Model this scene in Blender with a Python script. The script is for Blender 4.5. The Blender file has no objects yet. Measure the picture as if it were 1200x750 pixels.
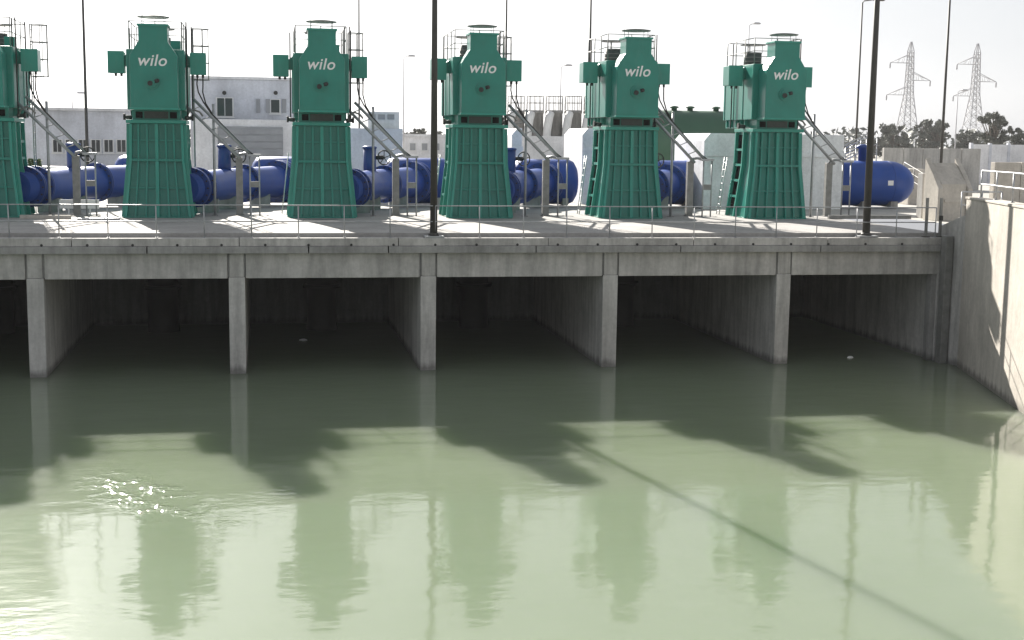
import bpy, math, random
from mathutils import Vector, Matrix
R = math.radians
random.seed(7)
scene = bpy.context.scene
C = scene.collection

# ------------------------------------------------------------------ camera
CAM = dict(loc=Vector((7.5633, -45.5392, 7.9818)), yaw=0.182363, pitch=0.134082, roll=0.012553, f=1556.46)
def cam_axes():
    y, p, r = CAM['yaw'], CAM['pitch'], CAM['roll']
    fw = Vector((math.sin(y)*math.cos(p), math.cos(y)*math.cos(p), -math.sin(p)))
    rt = Vector((math.cos(y), -math.sin(y), 0)); up = rt.cross(fw)
    r2 = rt*math.cos(r) + up*math.sin(r); u2 = -rt*math.sin(r) + up*math.cos(r)
    return r2, u2, fw
def setup_camera():
    r2, u2, fw = cam_axes()
    cd = bpy.data.cameras.new('camera'); o = bpy.data.objects.new('camera', cd); C.objects.link(o)
    m = Matrix((r2, u2, -fw)).transposed().to_4x4(); m.translation = CAM['loc']
    o.matrix_world = m
    cd.sensor_width = 36; cd.lens = CAM['f']/1200*36; cd.clip_end = 9000; cd.clip_start = 0.1
    scene.camera = o
setup_camera()
def at(x, y, Y):
    """photo pixel (1200x750) -> point in the vertical plane at depth Y"""
    r2, u2, fw = cam_axes(); d = fw + r2*((x-600)/CAM['f']) + u2*((375-y)/CAM['f'])
    return CAM['loc'] + d*((Y-CAM['loc'].y)/d.y)

# ------------------------------------------------------------------ sky, sun, exposure
SUN_EL, SUN_AZ = R(26.7), R(-11.5)      # azimuth measured from +Y towards +X
w = bpy.data.worlds.new('World'); scene.world = w; w.use_nodes = True
nt = w.node_tree; nt.nodes.clear()
sky = nt.nodes.new('ShaderNodeTexSky'); sky.sky_type = 'NISHITA'; sky.sun_disc = False
sky.sun_elevation = SUN_EL; sky.sun_rotation = SUN_AZ; sky.altitude = 0
sky.air_density = 1.0; sky.dust_density = 1.5; sky.ozone_density = 1.0
hs = nt.nodes.new('ShaderNodeHueSaturation'); hs.inputs['Saturation'].default_value = 0.15
bg = nt.nodes.new('ShaderNodeBackground'); bg.inputs['Strength'].default_value = 0.065
wo = nt.nodes.new('ShaderNodeOutputWorld')
nt.links.new(sky.outputs[0], hs.inputs['Color']); hz = nt.nodes.new('ShaderNodeMix'); hz.data_type = 'RGBA'; hz.inputs[0].default_value = 0.60      # even white haze over the clear-sky model
hz.inputs[7].default_value = (2.70, 2.85, 3.15, 1)
nt.links.new(hs.outputs[0], hz.inputs[6]); nt.links.new(hz.outputs[2], bg.inputs['Color']); nt.links.new(bg.outputs[0], wo.inputs[0])
sl = bpy.data.lights.new('sun', 'SUN'); sl.energy = 5.0; sl.angle = R(0.53); sl.color = (1.0, 0.94, 0.86)
so = bpy.data.objects.new('sun', sl); C.objects.link(so)
sd = Vector((math.sin(SUN_AZ)*math.cos(SUN_EL), math.cos(SUN_AZ)*math.cos(SUN_EL), math.sin(SUN_EL)))
so.rotation_euler = (-sd).to_track_quat('-Z', 'Y').to_euler(); so.location = sd*60
scene.view_settings.view_transform = 'Standard'; scene.view_settings.look = 'None'
scene.view_settings.gamma = 1.0; scene.view_settings.exposure = 1.48
scene.render.engine = 'CYCLES'

# ------------------------------------------------------------------ materials
M = {}
def newmat(name):
    m = bpy.data.materials.new(name); m.use_nodes = True
    n = m.node_tree; b = n.nodes['Principled BSDF']; M[name] = m
    return m, n, b
def N(n, t, **kw):
    k = n.nodes.new(t)
    for a, v in kw.items():
        if a in k.inputs: k.inputs[a].default_value = v
        else: setattr(k, a, v)
    return k
def ramp(n, stops):
    r = n.nodes.new('ShaderNodeValToRGB'); e = r.color_ramp.elements
    while len(e) < len(stops): e.new(0.5)
    for i, (p, c) in enumerate(stops): e[i].position = p; e[i].color = (*c, 1)
    return r
def scl(c, k): return tuple(min(1, v*k) for v in c)
def paint(name, col, rough=0.45, var=0.12, scale=1.2, metal=0.0, dirt=None, spec=0.4):
    """painted or metal surface: slight tone drift, dust film with its own shape, fine relief"""
    m, n, b = newmat(name); L = n.links.new
    tc = N(n, 'ShaderNodeTexCoord'); oi = N(n, 'ShaderNodeObjectInfo')
    va = N(n, 'ShaderNodeVectorMath', operation='ADD'); L(tc.outputs['Object'], va.inputs[0]); L(oi.outputs['Random'], va.inputs[1])
    no = N(n, 'ShaderNodeTexNoise', Scale=scale, Detail=6.0, Roughness=0.6); L(va.outputs[0], no.inputs['Vector'])
    r = ramp(n, [(0.3, scl(col, 1-var)), (0.7, scl(col, 1+var))]); L(no.outputs['Fac'], r.inputs[0])
    out = r.outputs[0]
    if dirt:
        mp = N(n, 'ShaderNodeMapping'); mp.inputs['Scale'].default_value = (3, 3, 0.5); L(va.outputs[0], mp.inputs[0])
        n2 = N(n, 'ShaderNodeTexNoise', Scale=1.6, Detail=8.0, Roughness=0.7); L(mp.outputs[0], n2.inputs['Vector'])
        r2 = ramp(n, [(0.52, (0, 0, 0)), (0.78, (0.55, 0.55, 0.55))]); L(n2.outputs['Fac'], r2.inputs[0])
        mx = N(n, 'ShaderNodeMix', data_type='RGBA'); L(r2.outputs[0], mx.inputs[0]); L(out, mx.inputs[6]); mx.inputs[7].default_value = (*dirt, 1)
        out = mx.outputs[2]
    L(out, b.inputs['Base Color'])
    rr = N(n, 'ShaderNodeMapRange'); rr.inputs[3].default_value = rough-0.08; rr.inputs[4].default_value = rough+0.12
    L(no.outputs['Fac'], rr.inputs[0]); L(rr.outputs[0], b.inputs['Roughness'])
    b.inputs['Metallic'].default_value = metal; b.inputs['Specular IOR Level'].default_value = spec
    return m
def concrete(name, col, stain=0.35, rough=0.85, horiz=False):
    m, n, b = newmat(name); L = n.links.new
    ge = N(n, 'ShaderNodeNewGeometry')
    n1 = N(n, 'ShaderNodeTexNoise', Scale=0.55, Detail=8.0, Roughness=0.62); L(ge.outputs['Position'], n1.inputs['Vector'])
    n2 = N(n, 'ShaderNodeTexNoise', Scale=7.0, Detail=8.0, Roughness=0.7); L(ge.outputs['Position'], n2.inputs['Vector'])
    mp = N(n, 'ShaderNodeMapping'); mp.inputs['Scale'].default_value = (1.7, 1.7, 1.7) if horiz else (2.2, 2.2, 0.28); L(ge.outputs['Position'], mp.inputs[0])
    n3 = N(n, 'ShaderNodeTexNoise', Scale=1.3, Detail=7.0, Roughness=0.65); L(mp.outputs[0], n3.inputs['Vector'])
    r1 = ramp(n, [(0.28, scl(col, 0.78)), (0.72, scl(col, 1.16))]); L(n1.outputs['Fac'], r1.inputs[0])
    r2 = ramp(n, [(0.3, (0.86,)*3), (0.7, (1.08,)*3)]); L(n2.outputs['Fac'], r2.inputs[0])
    r3 = ramp(n, [(0.40, (1,)*3), (0.75, (1-stain,)*3)]); L(n3.outputs['Fac'], r3.inputs[0])
    m1 = N(n, 'ShaderNodeMix', data_type='RGBA', blend_type='MULTIPLY'); m1.inputs[0].default_value = 1
    m2 = N(n, 'ShaderNodeMix', data_type='RGBA', blend_type='MULTIPLY'); m2.inputs[0].default_value = 1
    L(r1.outputs[0], m1.inputs[6]); L(r2.outputs[0], m1.inputs[7]); L(m1.outputs[2], m2.inputs[6]); L(r3.outputs[0], m2.inputs[7])
    sx_ = N(n, 'ShaderNodeSeparateXYZ'); L(ge.outputs['Position'], sx_.inputs[0])
    ad = N(n, 'ShaderNodeMath', operation='MULTIPLY_ADD'); L(n3.outputs['Fac'], ad.inputs[0]); ad.inputs[1].default_value = -0.5; L(sx_.outputs['Z'], ad.inputs[2])
    tb = N(n, 'ShaderNodeMapRange'); tb.inputs[1].default_value = -0.16; tb.inputs[2].default_value = 0.06; tb.inputs[3].default_value = 0.45; tb.inputs[4].default_value = 1.0; L(ad.outputs[0], tb.inputs[0])
    m3 = N(n, 'ShaderNodeMix', data_type='RGBA', blend_type='MULTIPLY'); m3.inputs[0].default_value = 1; L(m2.outputs[2], m3.inputs[6]); L(tb.outputs[0], m3.inputs[7])
    L(m3.outputs[2], b.inputs['Base Color']); b.inputs['Roughness'].default_value = rough; b.inputs['Specular IOR Level'].default_value = 0.25
    bp = N(n, 'ShaderNodeBump', Strength=0.35, Distance=0.02); L(n2.outputs['Fac'], bp.inputs['Height']); L(bp.outputs[0], b.inputs['Normal'])
    return m
GREEN = (0.013, 0.205, 0.158)
paint('green_paint', GREEN, 0.30, 0.12, 1.1, dirt=(0.050, 0.235, 0.19), spec=0.45)
paint('green_rib', (0.030, 0.265, 0.205), 0.36, 0.10, 1.3, dirt=(0.10, 0.28, 0.23))
paint('green_tank_paint', (0.035, 0.095, 0.06), 0.55, 0.12, 0.6)
paint('blue_paint', (0.018, 0.066, 0.290), 0.40, 0.14, 0.9, spec=0.3, dirt=(0.03, 0.07, 0.27))
paint('blue_dark', (0.014, 0.050, 0.215), 0.42, 0.14, 0.9)
paint('dark_steel', (0.028, 0.028, 0.027), 0.6, 0.2, 3)
paint('pole_steel', (0.055, 0.052, 0.046), 0.6, 0.2, 2)
paint('void_shade', (0.006, 0.007, 0.007), 0.9, 0.1, 2, spec=0.1)  # flat black that paints the shade inside the pump openings
paint('galvanised', (0.38, 0.39, 0.40), 0.42, 0.15, 5, metal=0.45)
paint('galvanised_dull', (0.24, 0.24, 0.23), 0.55, 0.2, 4, metal=0.3)
paint('disc_metal', (0.16, 0.17, 0.165), 0.45, 0.15, 3, metal=0.3)
paint('mesh_metal', (0.06, 0.075, 0.07), 0.6, 0.2, 6)
paint('cable_black', (0.02, 0.021, 0.02), 0.6, 0.1, 4)
paint('white_paint', (0.78, 0.78, 0.77), 0.6, 0.05, 2)
paint('letter_white', (0.80, 0.80, 0.79), 0.5, 0.02, 2)
paint('rubber', (0.025, 0.025, 0.026), 0.8, 0.2, 4)
paint('far_steel', (0.42, 0.42, 0.44), 0.6, 0.1, 1)
paint('window_dark', (0.035, 0.04, 0.045), 0.15, 0.1, 1)
paint('shutter_grey', (0.30, 0.31, 0.33), 0.6, 0.1, 2)
paint('frame_white', (0.7, 0.7, 0.7), 0.5, 0.05, 2)
concrete('concrete', (0.53, 0.515, 0.49), 0.45)
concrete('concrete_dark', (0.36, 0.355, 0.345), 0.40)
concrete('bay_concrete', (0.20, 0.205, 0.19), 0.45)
concrete('concrete_pier', (0.58, 0.565, 0.54), 0.42)
concrete('concrete_light', (0.53, 0.495, 0.44), 0.22)
concrete('deck_concrete', (0.37, 0.36, 0.345), 0.22, horiz=True)
concrete('ground_mat', (0.42, 0.41, 0.38), 0.25, horiz=True)
concrete('render_white', (0.78, 0.78, 0.80), 0.14)
concrete('render_grey', (0.64, 0.66, 0.72), 0.12)
concrete('tank_concrete', (0.33, 0.325, 0.315), 0.4)
def leafmat(name, a, b_):
    m, n, b = newmat(name); L = n.links.new
    ge = N(n, 'ShaderNodeNewGeometry')
    r = ramp(n, [(0.0, a), (1.0, b_)]); L(ge.outputs['Random Per Island'], r.inputs[0]); L(r.outputs[0], b.inputs['Base Color'])
    b.inputs['Roughness'].default_value = 0.65
leafmat('leaf', (0.075, 0.085, 0.07), (0.16, 0.17, 0.145))  # pale greys: distance haze is mixed into the leaf colour
leafmat('leaf_bush', (0.05, 0.10, 0.03), (0.12, 0.18, 0.07))
paint('bark', (0.14, 0.12, 0.10), 0.85, 0.3, 6)
def watermat():
    m, n, b = newmat('water'); L = n.links.new
    ge = N(n, 'ShaderNodeNewGeometry'); P = ge.outputs['Position']
    n0 = N(n, 'ShaderNodeTexNoise', Scale=0.10, Detail=4.0, Roughness=0.55); L(P, n0.inputs['Vector'])
    r = ramp(n, [(0.3, (0.170, 0.212, 0.140)), (0.7, (0.192, 0.234, 0.160))]); L(n0.outputs['Fac'], r.inputs[0]); L(r.outputs[0], b.inputs['Base Color'])
    b.inputs['Roughness'].default_value = 0.07; b.inputs['IOR'].default_value = 1.38
    b.inputs['Subsurface Weight'].default_value = 1.0; b.inputs['Subsurface Radius'].default_value = (0.75, 0.85, 0.60); b.inputs['Subsurface Scale'].default_value = 6.0
    # ripples: slow swell, capillary ripples, and a disturbed patch where the flow boils up
    mp = N(n, 'ShaderNodeMapping'); mp.inputs['Scale'].default_value = (0.55, 1.0, 1.0); L(P, mp.inputs[0])
    a = N(n, 'ShaderNodeTexNoise', Scale=1.1, Detail=3.0, Roughness=0.5); L(mp.outputs[0], a.inputs['Vector'])
    c = N(n, 'ShaderNodeTexNoise', Scale=5.5, Detail=3.0, Roughness=0.5); L(mp.outputs[0], c.inputs['Vector'])
    pm = N(n, 'ShaderNodeTexNoise', Scale=0.16, Detail=2.0); L(P, pm.inputs['Vector'])
    pr = N(n, 'ShaderNodeMapRange'); pr.inputs[1].default_value = 0.42; pr.inputs[2].default_value = 0.68; L(pm.outputs['Fac'], pr.inputs[0])
    # patch mask along a short drift line
    mp2 = N(n, 'ShaderNodeMapping', vector_type='TEXTURE'); mp2.inputs['Location'].default_value = (4.9, -15.7, 0); mp2.inputs['Rotation'].default_value = (0, 0, R(-58)); mp2.inputs['Scale'].default_value = (3.8, 1.3, 1)
    L(P, mp2.inputs[0])
    ln = N(n, 'ShaderNodeVectorMath', operation='LENGTH'); L(mp2.outputs[0], ln.inputs[0])
    ms = N(n, 'ShaderNodeMapRange', interpolation_type='SMOOTHSTEP'); ms.inputs[1].default_value = 0.1; ms.inputs[2].default_value = 1.15; ms.inputs[3].default_value = 1; ms.inputs[4].default_value = 0; L(ln.outputs['Value'], ms.inputs[0])
    pn = N(n, 'ShaderNodeTexNoise', Scale=1.7, Detail=3.0, Roughness=0.6); L(P, pn.inputs['Vector'])
    pq = N(n, 'ShaderNodeMapRange', interpolation_type='SMOOTHSTEP'); pq.inputs[1].default_value = 0.44; pq.inputs[2].default_value = 0.66; L(pn.outputs['Fac'], pq.inputs[0])
    mk = N(n, 'ShaderNodeMath', operation='MULTIPLY'); L(ms.outputs[0], mk.inputs[0]); L(pq.outputs[0], mk.inputs[1])
    d = N(n, 'ShaderNodeTexNoise', Scale=9.0, Detail=2.0, Roughness=0.5); L(P, d.inputs['Vector'])
    def mul(x, y, v=None):
        k = N(n, 'ShaderNodeMath', operation='MULTIPLY'); L(x, k.inputs[0])
        if v is None: L(y, k.inputs[1])
        else: k.inputs[1].default_value = v
        return k.outputs[0]
    def add(x, y):
        k = N(n, 'ShaderNodeMath', operation='ADD'); L(x, k.inputs[0]); L(y, k.inputs[1]); return k.outputs[0]
    h = add(add(mul(a.outputs['Fac'], None, 0.012), mul(mul(c.outputs['Fac'], pr.outputs[0]), None, 0.0035)), mul(mul(d.outputs['Fac'], mk.outputs[0]), None, 0.030))
    ro = N(n, 'ShaderNodeMapRange'); ro.inputs[3].default_value = 0.07; ro.inputs[4].default_value = 0.02; L(mk.outputs[0], ro.inputs[0]); L(ro.outputs[0], b.inputs['Roughness'])
    bp = N(n, 'ShaderNodeBump', Strength=1.0, Distance=1.0); L(h, bp.inputs['Height']); L(bp.outputs[0], b.inputs['Normal'])
watermat()

# ------------------------------------------------------------------ mesh helpers
class MB:
    def __init__(s): s.v = []; s.f = []; s.sm = []
    def face(s, idx, smooth=False): s.f.append(tuple(idx)); s.sm.append(smooth)
    def hexa(s, p):            # 8 points: bottom ring 0-3, top ring 4-7 (counter-clockwise from above)
        b = len(s.v); s.v += [tuple(q) for q in p]
        for q in ((3, 2, 1, 0), (4, 5, 6, 7), (0, 1, 5, 4), (1, 2, 6, 5), (2, 3, 7, 6), (3, 0, 4, 7)): s.face([b+i for i in q])
        return s
    def box(s, x0, x1, y0, y1, z0, z1):
        return s.hexa([(x0, y0, z0), (x1, y0, z0), (x1, y1, z0), (x0, y1, z0), (x0, y0, z1), (x1, y0, z1), (x1, y1, z1), (x0, y1, z1)])
    def loft(s, rings):        # rings: list of (hx0,hx1,y0,y1,z)
        b = len(s.v)
        for (x0, x1, y0, y1, z) in rings: s.v += [(x0, y0, z), (x1, y0, z), (x1, y1, z), (x0, y1, z)]
        s.face([b+3, b+2, b+1, b]); n = len(rings)
        for k in range(n-1):
            for i in range(4): j = (i+1) % 4; s.face([b+4*k+i, b+4*k+j, b+4*k+4+j, b+4*k+4+i])
        s.face([b+4*n-4+i for i in range(4)]); return s
    def prism_y(s, poly, y0, y1):     # poly in (x,z), counter-clockwise seen from -y
        b = len(s.v); n = len(poly)
        s.v += [(x, y0, z) for x, z in poly] + [(x, y1, z) for x, z in poly]
        s.face(range(b, b+n)); s.face(range(b+2*n-1, b+n-1, -1))
        for i in range(n): j = (i+1) % n; s.face([b+j, b+i, b+n+i, b+n+j])
        return s
    def prism_x(s, poly, x0, x1):     # poly in (y,z)
        b = len(s.v); n = len(poly)
        s.v += [(x0, y, z) for y, z in poly] + [(x1, y, z) for y, z in poly]
        s.face(range(b+n-1, b-1, -1)); s.face(range(b+n, b+2*n))
        for i in range(n): j = (i+1) % n; s.face([b+i, b+j, b+n+j, b+n+i])
        return s
    def revolve(s, p0, p1, prof, seg=24, caps=True):   # prof: list of (t along p0->p1 in metres, radius)
        p0 = Vector(p0); ax = (Vector(p1)-p0).normalized()
        u = ax.orthogonal().normalized(); v = ax.cross(u); b = len(s.v)
        for t, r in prof:
            for i in range(seg):
                a = 2*math.pi*i/seg; s.v.append(tuple(p0+ax*t+(u*math.cos(a)+v*math.sin(a))*r))
        for k in range(len(prof)-1):
            flat = abs(prof[k+1][0]-prof[k][0]) < 1e-6
            for i in range(seg): j = (i+1) % seg; s.face([b+k*seg+i, b+k*seg+j, b+(k+1)*seg+j, b+(k+1)*seg+i], not flat)
        if caps:
            s.face([b+i for i in range(seg)][::-1]); s.face([b+(len(prof)-1)*seg+i for i in range(seg)])
        return s
    def cyl(s, p0, p1, r0, r1=None, seg=12):
        r1 = r0 if r1 is None else r1
        return s.revolve(p0, p1, [(0, r0), ((Vector(p1)-Vector(p0)).length, r1)], seg)
    def tube(s, pts, r, seg=8):
        pts = [Vector(p) for p in pts]; b = len(s.v)
        t = (pts[1]-pts[0]).normalized(); u = t.orthogonal().normalized()
        for k, p in enumerate(pts):
            t = (pts[min(k+1, len(pts)-1)]-pts[max(k-1, 0)]).normalized()
            u = (u-t*u.dot(t)).normalized(); v = t.cross(u); rr = r[k] if isinstance(r, (list, tuple)) else r
            for i in range(seg): a = 2*math.pi*i/seg; s.v.append(tuple(p+(u*math.cos(a)+v*math.sin(a))*rr))
        for k in range(len(pts)-1):
            for i in range(seg): j = (i+1) % seg; s.face([b+k*seg+i, b+k*seg+j, b+(k+1)*seg+j, b+(k+1)*seg+i], True)
        s.face([b+i for i in range(seg)][::-1]); s.face([b+(len(pts)-1)*seg+i for i in range(seg)]); return s
    def torus(s, c, ax, R0, r, seg=24, sg=6):
        c = Vector(c); ax = Vector(ax).normalized(); u = ax.orthogonal().normalized(); v = ax.cross(u); b = len(s.v)
        for i in range(seg):
            a = 2*math.pi*i/seg; d = u*math.cos(a)+v*math.sin(a)
            for j in range(sg): e = 2*math.pi*j/sg; s.v.append(tuple(c+d*(R0+r*math.cos(e))+ax*r*math.sin(e)))
        for i in range(seg):
            for j in range(sg):
                i2 = (i+1) % seg; j2 = (j+1) % sg; s.face([b+i*sg+j, b+i2*sg+j, b+i2*sg+j2, b+i*sg+j2], True)
        return s
    def build(s, name, mat, parent=None, bev=0, loc=None):
        me = bpy.data.meshes.new(name); me.from_pydata(s.v, [], s.f); me.polygons.foreach_set('use_smooth', s.sm)
        me.materials.append(M[mat]); me.update()
        o = bpy.data.objects.new(name, me); C.objects.link(o)
        if parent: o.parent = parent
        if loc: o.location = loc
        if bev:
            md = o.modifiers.new('bevel', 'BEVEL'); md.width = bev; md.segments = 2; md.limit_method = 'ANGLE'; md.angle_limit = R(40)
        return o
def tag(o, label, cat=None, group=None, kind=None):
    if label: o['label'] = label
    if cat: o['category'] = cat
    if group: o['group'] = group
    if kind: o['kind'] = kind
    return o
def thing(name, label, cat, loc=(0, 0, 0), group=None, rz=0):
    o = bpy.data.objects.new(name, None); C.objects.link(o); o.location = loc; o.rotation_euler.z = rz; o.empty_display_size = 0.3
    return tag(o, label, cat, group)
def kids(o): return [c for c in bpy.data.objects if c.parent is o]
def copy_tree(o, parent=None):
    c = o.copy(); C.objects.link(c); c.parent = parent
    for ch in KIDS.get(o.name, []): copy_tree(ch, c)
    return c
KIDS = {}
def index_kids():
    KIDS.clear()
    for o in bpy.data.objects:
        if o.parent: KIDS.setdefault(o.parent.name, []).append(o)
def struct(o): o['kind'] = 'structure'; return o
box = lambda *a: MB().box(*a)

S = 6.5; DZ = 4.77            # bay width, deck level above the water
PX = [S*(i-1)+S/2 for i in range(6)]     # pump axes; pump 0 is cut by the left frame edge
PY = 10.4
ORD = ['nearest the angled channel wall', 'second from the angled channel wall', 'third from the angled channel wall',
       'fourth from the angled channel wall', 'fifth from the angled channel wall', 'sixth from the angled channel wall']
def ordn(i): return ORD[5-i]

# ------------------------------------------------------------------ setting: water, ground
wm = MB(); wm.v = [(-60, -90, 0), (60, -90, 0), (60, 12.55, 0), (-60, 12.55, 0)]; wm.face((0, 1, 2, 3)); struct(wm.build('water', 'water'))
g = MB(); gz = 4.70
def quad(mb, x0, x1, y0, y1, z):
    b = len(mb.v); mb.v += [(x0, y0, z), (x1, y0, z), (x1, y1, z), (x0, y1, z)]; mb.face((b, b+1, b+2, b+3))
quad(g, -4000, 4000, 12.6, 5000, gz); quad(g, -4000, -42, -4000, 12.6, gz); quad(g, 36, 4000, -4000, 12.6, gz); quad(g, -42, 36, -4000, -85, gz)
struct(g.build('ground', 'ground_mat'))

# ------------------------------------------------------------------ intake structure under the pumps
it = thing('intake_structure', 'grey concrete intake deck on piers over the dark bays', 'intake', (0, 0, 0))
X0, X1 = -23.0, 32.28
box(X0, X1, 0.42, 17.2, 4.30, DZ).build('deck_slab', 'deck_concrete', it, 0.015)
# kerb in front of the slab: a lower ledge carrying the railing, made of cast lengths
xs = [X0, -9.6, -4.2, 1.2, 6.6, 11.95, 17.2, 22.5, 27.6, X1]
for a, b in zip(xs[:-1], xs[1:]):
    box(a+0.012, b-0.012, -0.10, 0.416, 4.36, 4.63+random.uniform(-.006, .006)).build('kerb_length', 'concrete', it, 0.012)
xs2 = [X0, -7.3, -1.8, 3.6, 8.9, 11.6, 16.75, 22.0, 27.3, X1]
for a, b in zip(xs2[:-1], xs2[1:]):
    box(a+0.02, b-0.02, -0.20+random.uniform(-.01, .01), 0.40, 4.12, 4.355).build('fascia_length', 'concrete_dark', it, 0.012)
for i in range(-3, 6):
    x = S*i
    if i < 5:
        box(x-0.27, x+0.27, 0.0, 12.55, -1.5, 3.30).build('pier', 'concrete_pier', it, 0.02)
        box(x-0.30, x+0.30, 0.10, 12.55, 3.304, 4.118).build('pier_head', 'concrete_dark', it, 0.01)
        box(x-0.235, x+0.235, 0.015, 0.096, 3.31, 4.115).build('gate_slot_cover', 'concrete', it, 0.01)
    if i < 4: box(x+0.305, x+S-0.305, 0.04, 0.55, 3.26, 4.116).build('beam', 'concrete', it, 0.015)
    elif i == 4: box(x+0.305, 32.2, 0.04, 0.55, 3.26, 4.116).build('beam', 'concrete', it, 0.015)
box(32.06, 32.3, 0.02, 12.55, -1.5, 4.112).build('end_wall', 'concrete_pier', it, 0.01)
box(31.86, 32.055, 0.10, 0.50, -1.5, 3.255).build('end_pilaster', 'concrete_dark', it, 0.01)
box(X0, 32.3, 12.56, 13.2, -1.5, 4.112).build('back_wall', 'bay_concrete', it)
# bolts in the fascia
for k in range(26):
    x = -5.5 + k*1.44
    if x < 31.8: MB().cyl((x, -0.10, 4.40), (x, -0.125, 4.40), 0.045, None, 8).build('bolt', 'dark_steel', it)

# under-deck pump columns (part of each pump, see below)
# ------------------------------------------------------------------ channel side wall, angled
wa = Vector((32.30, -1.30, 0)); wb_dir = Vector((-2.30, -8.07, 0)).normalized(); wn = Vector((wb_dir.y, -wb_dir.x, 0))   # wn -> towards the water
if wn.x > 0: wn = -wn
cw = thing('channel_wall', 'tall pale concrete wall angling out beside the end of the deck', 'wall', (0, 0, 0))
def wallseg(t0, t1, z0, z1, th, name, mat, off=0, bev=0.02):
    p = [wa+wb_dir*t0+wn*off, wa+wb_dir*t1+wn*off]; q = [p[1]-wn*th, p[0]-wn*th]
    r = [p[0], p[1], q[0], q[1]]
    # order counter-clockwise seen from above
    ar = sum(r[i].x*r[(i+1) % 4].y-r[(i+1) % 4].x*r[i].y for i in range(4))
    if ar < 0: r = r[::-1]
    return MB().hexa([(v.x, v.y, z0) for v in r]+[(v.x, v.y, z1) for v in r]).build(name, mat, cw, bev)
for a, b in ((0, 9.25), (9.29, 16), (16.04, 24)):
    wallseg(a, b, -1.5, 6.12, 0.55, 'wall_panel', 'concrete_light')
for a, b in ((-0.05, 9.26), (9.28, 24)):
    wallseg(a, b, 6.124, 6.20, 0.62, 'coping', 'concrete_light', 0.03, 0.01)
# wing behind the corner + steel channel in the corner
MB().hexa([(32.32, -1.29, -1.5), (32.95, -1.29, -1.5), (32.95, 0.6, -1.5), (32.32, 0.6, -1.5), (32.32, -1.29, 5.55), (32.95, -1.29, 5.55), (32.95, 0.6, 5.0), (32.32, 0.6, 5.0)]).build('wing', 'concrete', cw, 0.015)
ch = MB().box(31.98, 32.27, -0.62, -0.24, -0.5, 4.72)
tag(ch.build('corner_channel', 'galvanised_dull', None, 0.02), 'grey steel channel standing upright in the corner by the channel wall', 'steel channel')

# bank behind the angled wall (raised ground)
bk = MB(); pts = [wa-wn*0.6+wb_dir*0.2, wa-wn*0.6+wb_dir*24, Vector((60, -24, 0)), Vector((60, -0.5, 0))]
ar = sum(pts[i].x*pts[(i+1) % 4].y-pts[(i+1) % 4].x*pts[i].y for i in range(4))
if ar < 0: pts = pts[::-1]
bk.hexa([(v.x, v.y, 3) for v in pts]+[(v.x, v.y, 5.9) for v in pts]); struct(bk.build('bank_ground', 'ground_mat'))

# ------------------------------------------------------------------ railings
def railing(name, label, pts, h, n_rails, spacing, mat, r=0.022, cat='railing', dark_every=0):
    t = thing(name, label, cat, pts[0]); o0 = Vector(pts[0])
    for a, b in zip(pts[:-1], pts[1:]):
        a, b = Vector(a)-o0, Vector(b)-o0; L = (b-a).length; n = max(1, round(L/spacing))
        for k in range(n+1):
            p = a.lerp(b, k/n); MB().cyl(p, p+Vector((random.uniform(-.012, .012), 0, h)), r*1.05, None, 8).build('post', mat, t)
            MB().cyl(p, p+Vector((0, 0, 0.02)), r*2.6, None, 10).build('base_plate', mat, t)
        for k in range(n_rails):
            z = h*(k+1)/n_rails
            m = [a.lerp(b, i/12)+Vector((0, 0, z+(random.uniform(-.006, .006) if 0 < i < 12 else 0))) for i in range(13)]
            MB().tube(m, r, 8).build('rail', mat, t)
    return t
railing('deck_railing', 'low galvanised two-rail railing along the edge of the pump deck', [(-5.43, 0.10, 4.635), (31.9, 0.10, 4.635)], 1.09, 2, 1.557, 'galvanised', 0.020)
a = wa+wb_dir*0.8-wn*0.3; b = wa+wb_dir*17-wn*0.3
railing('wall_railing', 'pale two-rail railing standing on top of the angled channel wall', [(a.x, a.y, 6.2), (b.x, b.y, 6.2)], 0.95, 2, 2.0, 'galvanised', 0.03)
gp = thing('gate_post', 'dark steel gate post on the deck, further from the channel wall', 'post', (31.55, 0.14, 4.635), 'gate posts at the deck end')
box(-0.045, 0.045, -0.045, 0.045, 0, 1.45).build('shaft', 'galvanised_dull', gp, 0.006); box(-0.12, 0.12, -0.10, 0.10, 0, 0.03).build('base_plate', 'pole_steel', gp)
index_kids(); g2 = copy_tree(gp); g2.location = (32.12, 0.16, 4.635); g2['label'] = 'dark steel gate post on the deck, closer to the channel wall'
box(-0.10, 0.02, -0.16, -0.056, 0.62, 0.80).build('latch_box', 'dark_steel', g2, 0.006)

# ------------------------------------------------------------------ pumps
def make_text(txt, size, name, parent, loc, mat):
    cu = bpy.data.curves.new(name, 'FONT'); cu.body = txt; cu.size = size; cu.extrude = 0.012; cu.offset = 0.012*size; cu.shear = 0.22
    cu.align_x = 'CENTER'; cu.align_y = 'CENTER'; cu.resolution_u = 4; cu.space_character = 1.06
    t = bpy.data.objects.new('tmp_text', cu); C.objects.link(t); bpy.context.view_layer.update()
    me = bpy.data.meshes.new_from_object(t.evaluated_get(bpy.context.evaluated_depsgraph_get()))
    bpy.data.objects.remove(t); bpy.data.curves.remove(cu)
    me.name = name; me.materials.clear(); me.materials.append(M[mat])
    o = bpy.data.objects.new(name, me); C.objects.link(o); o.parent = parent; o.location = loc; o.rotation_euler = (R(90), 0, 0)
    return o
PED = [(0.0, 1.29, -1.12, 1.40), (2.28, 1.06, -0.96, 1.15), (3.72, 1.03, -0.93, 1.12)]    # z, half width, front y, rear y
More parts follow.
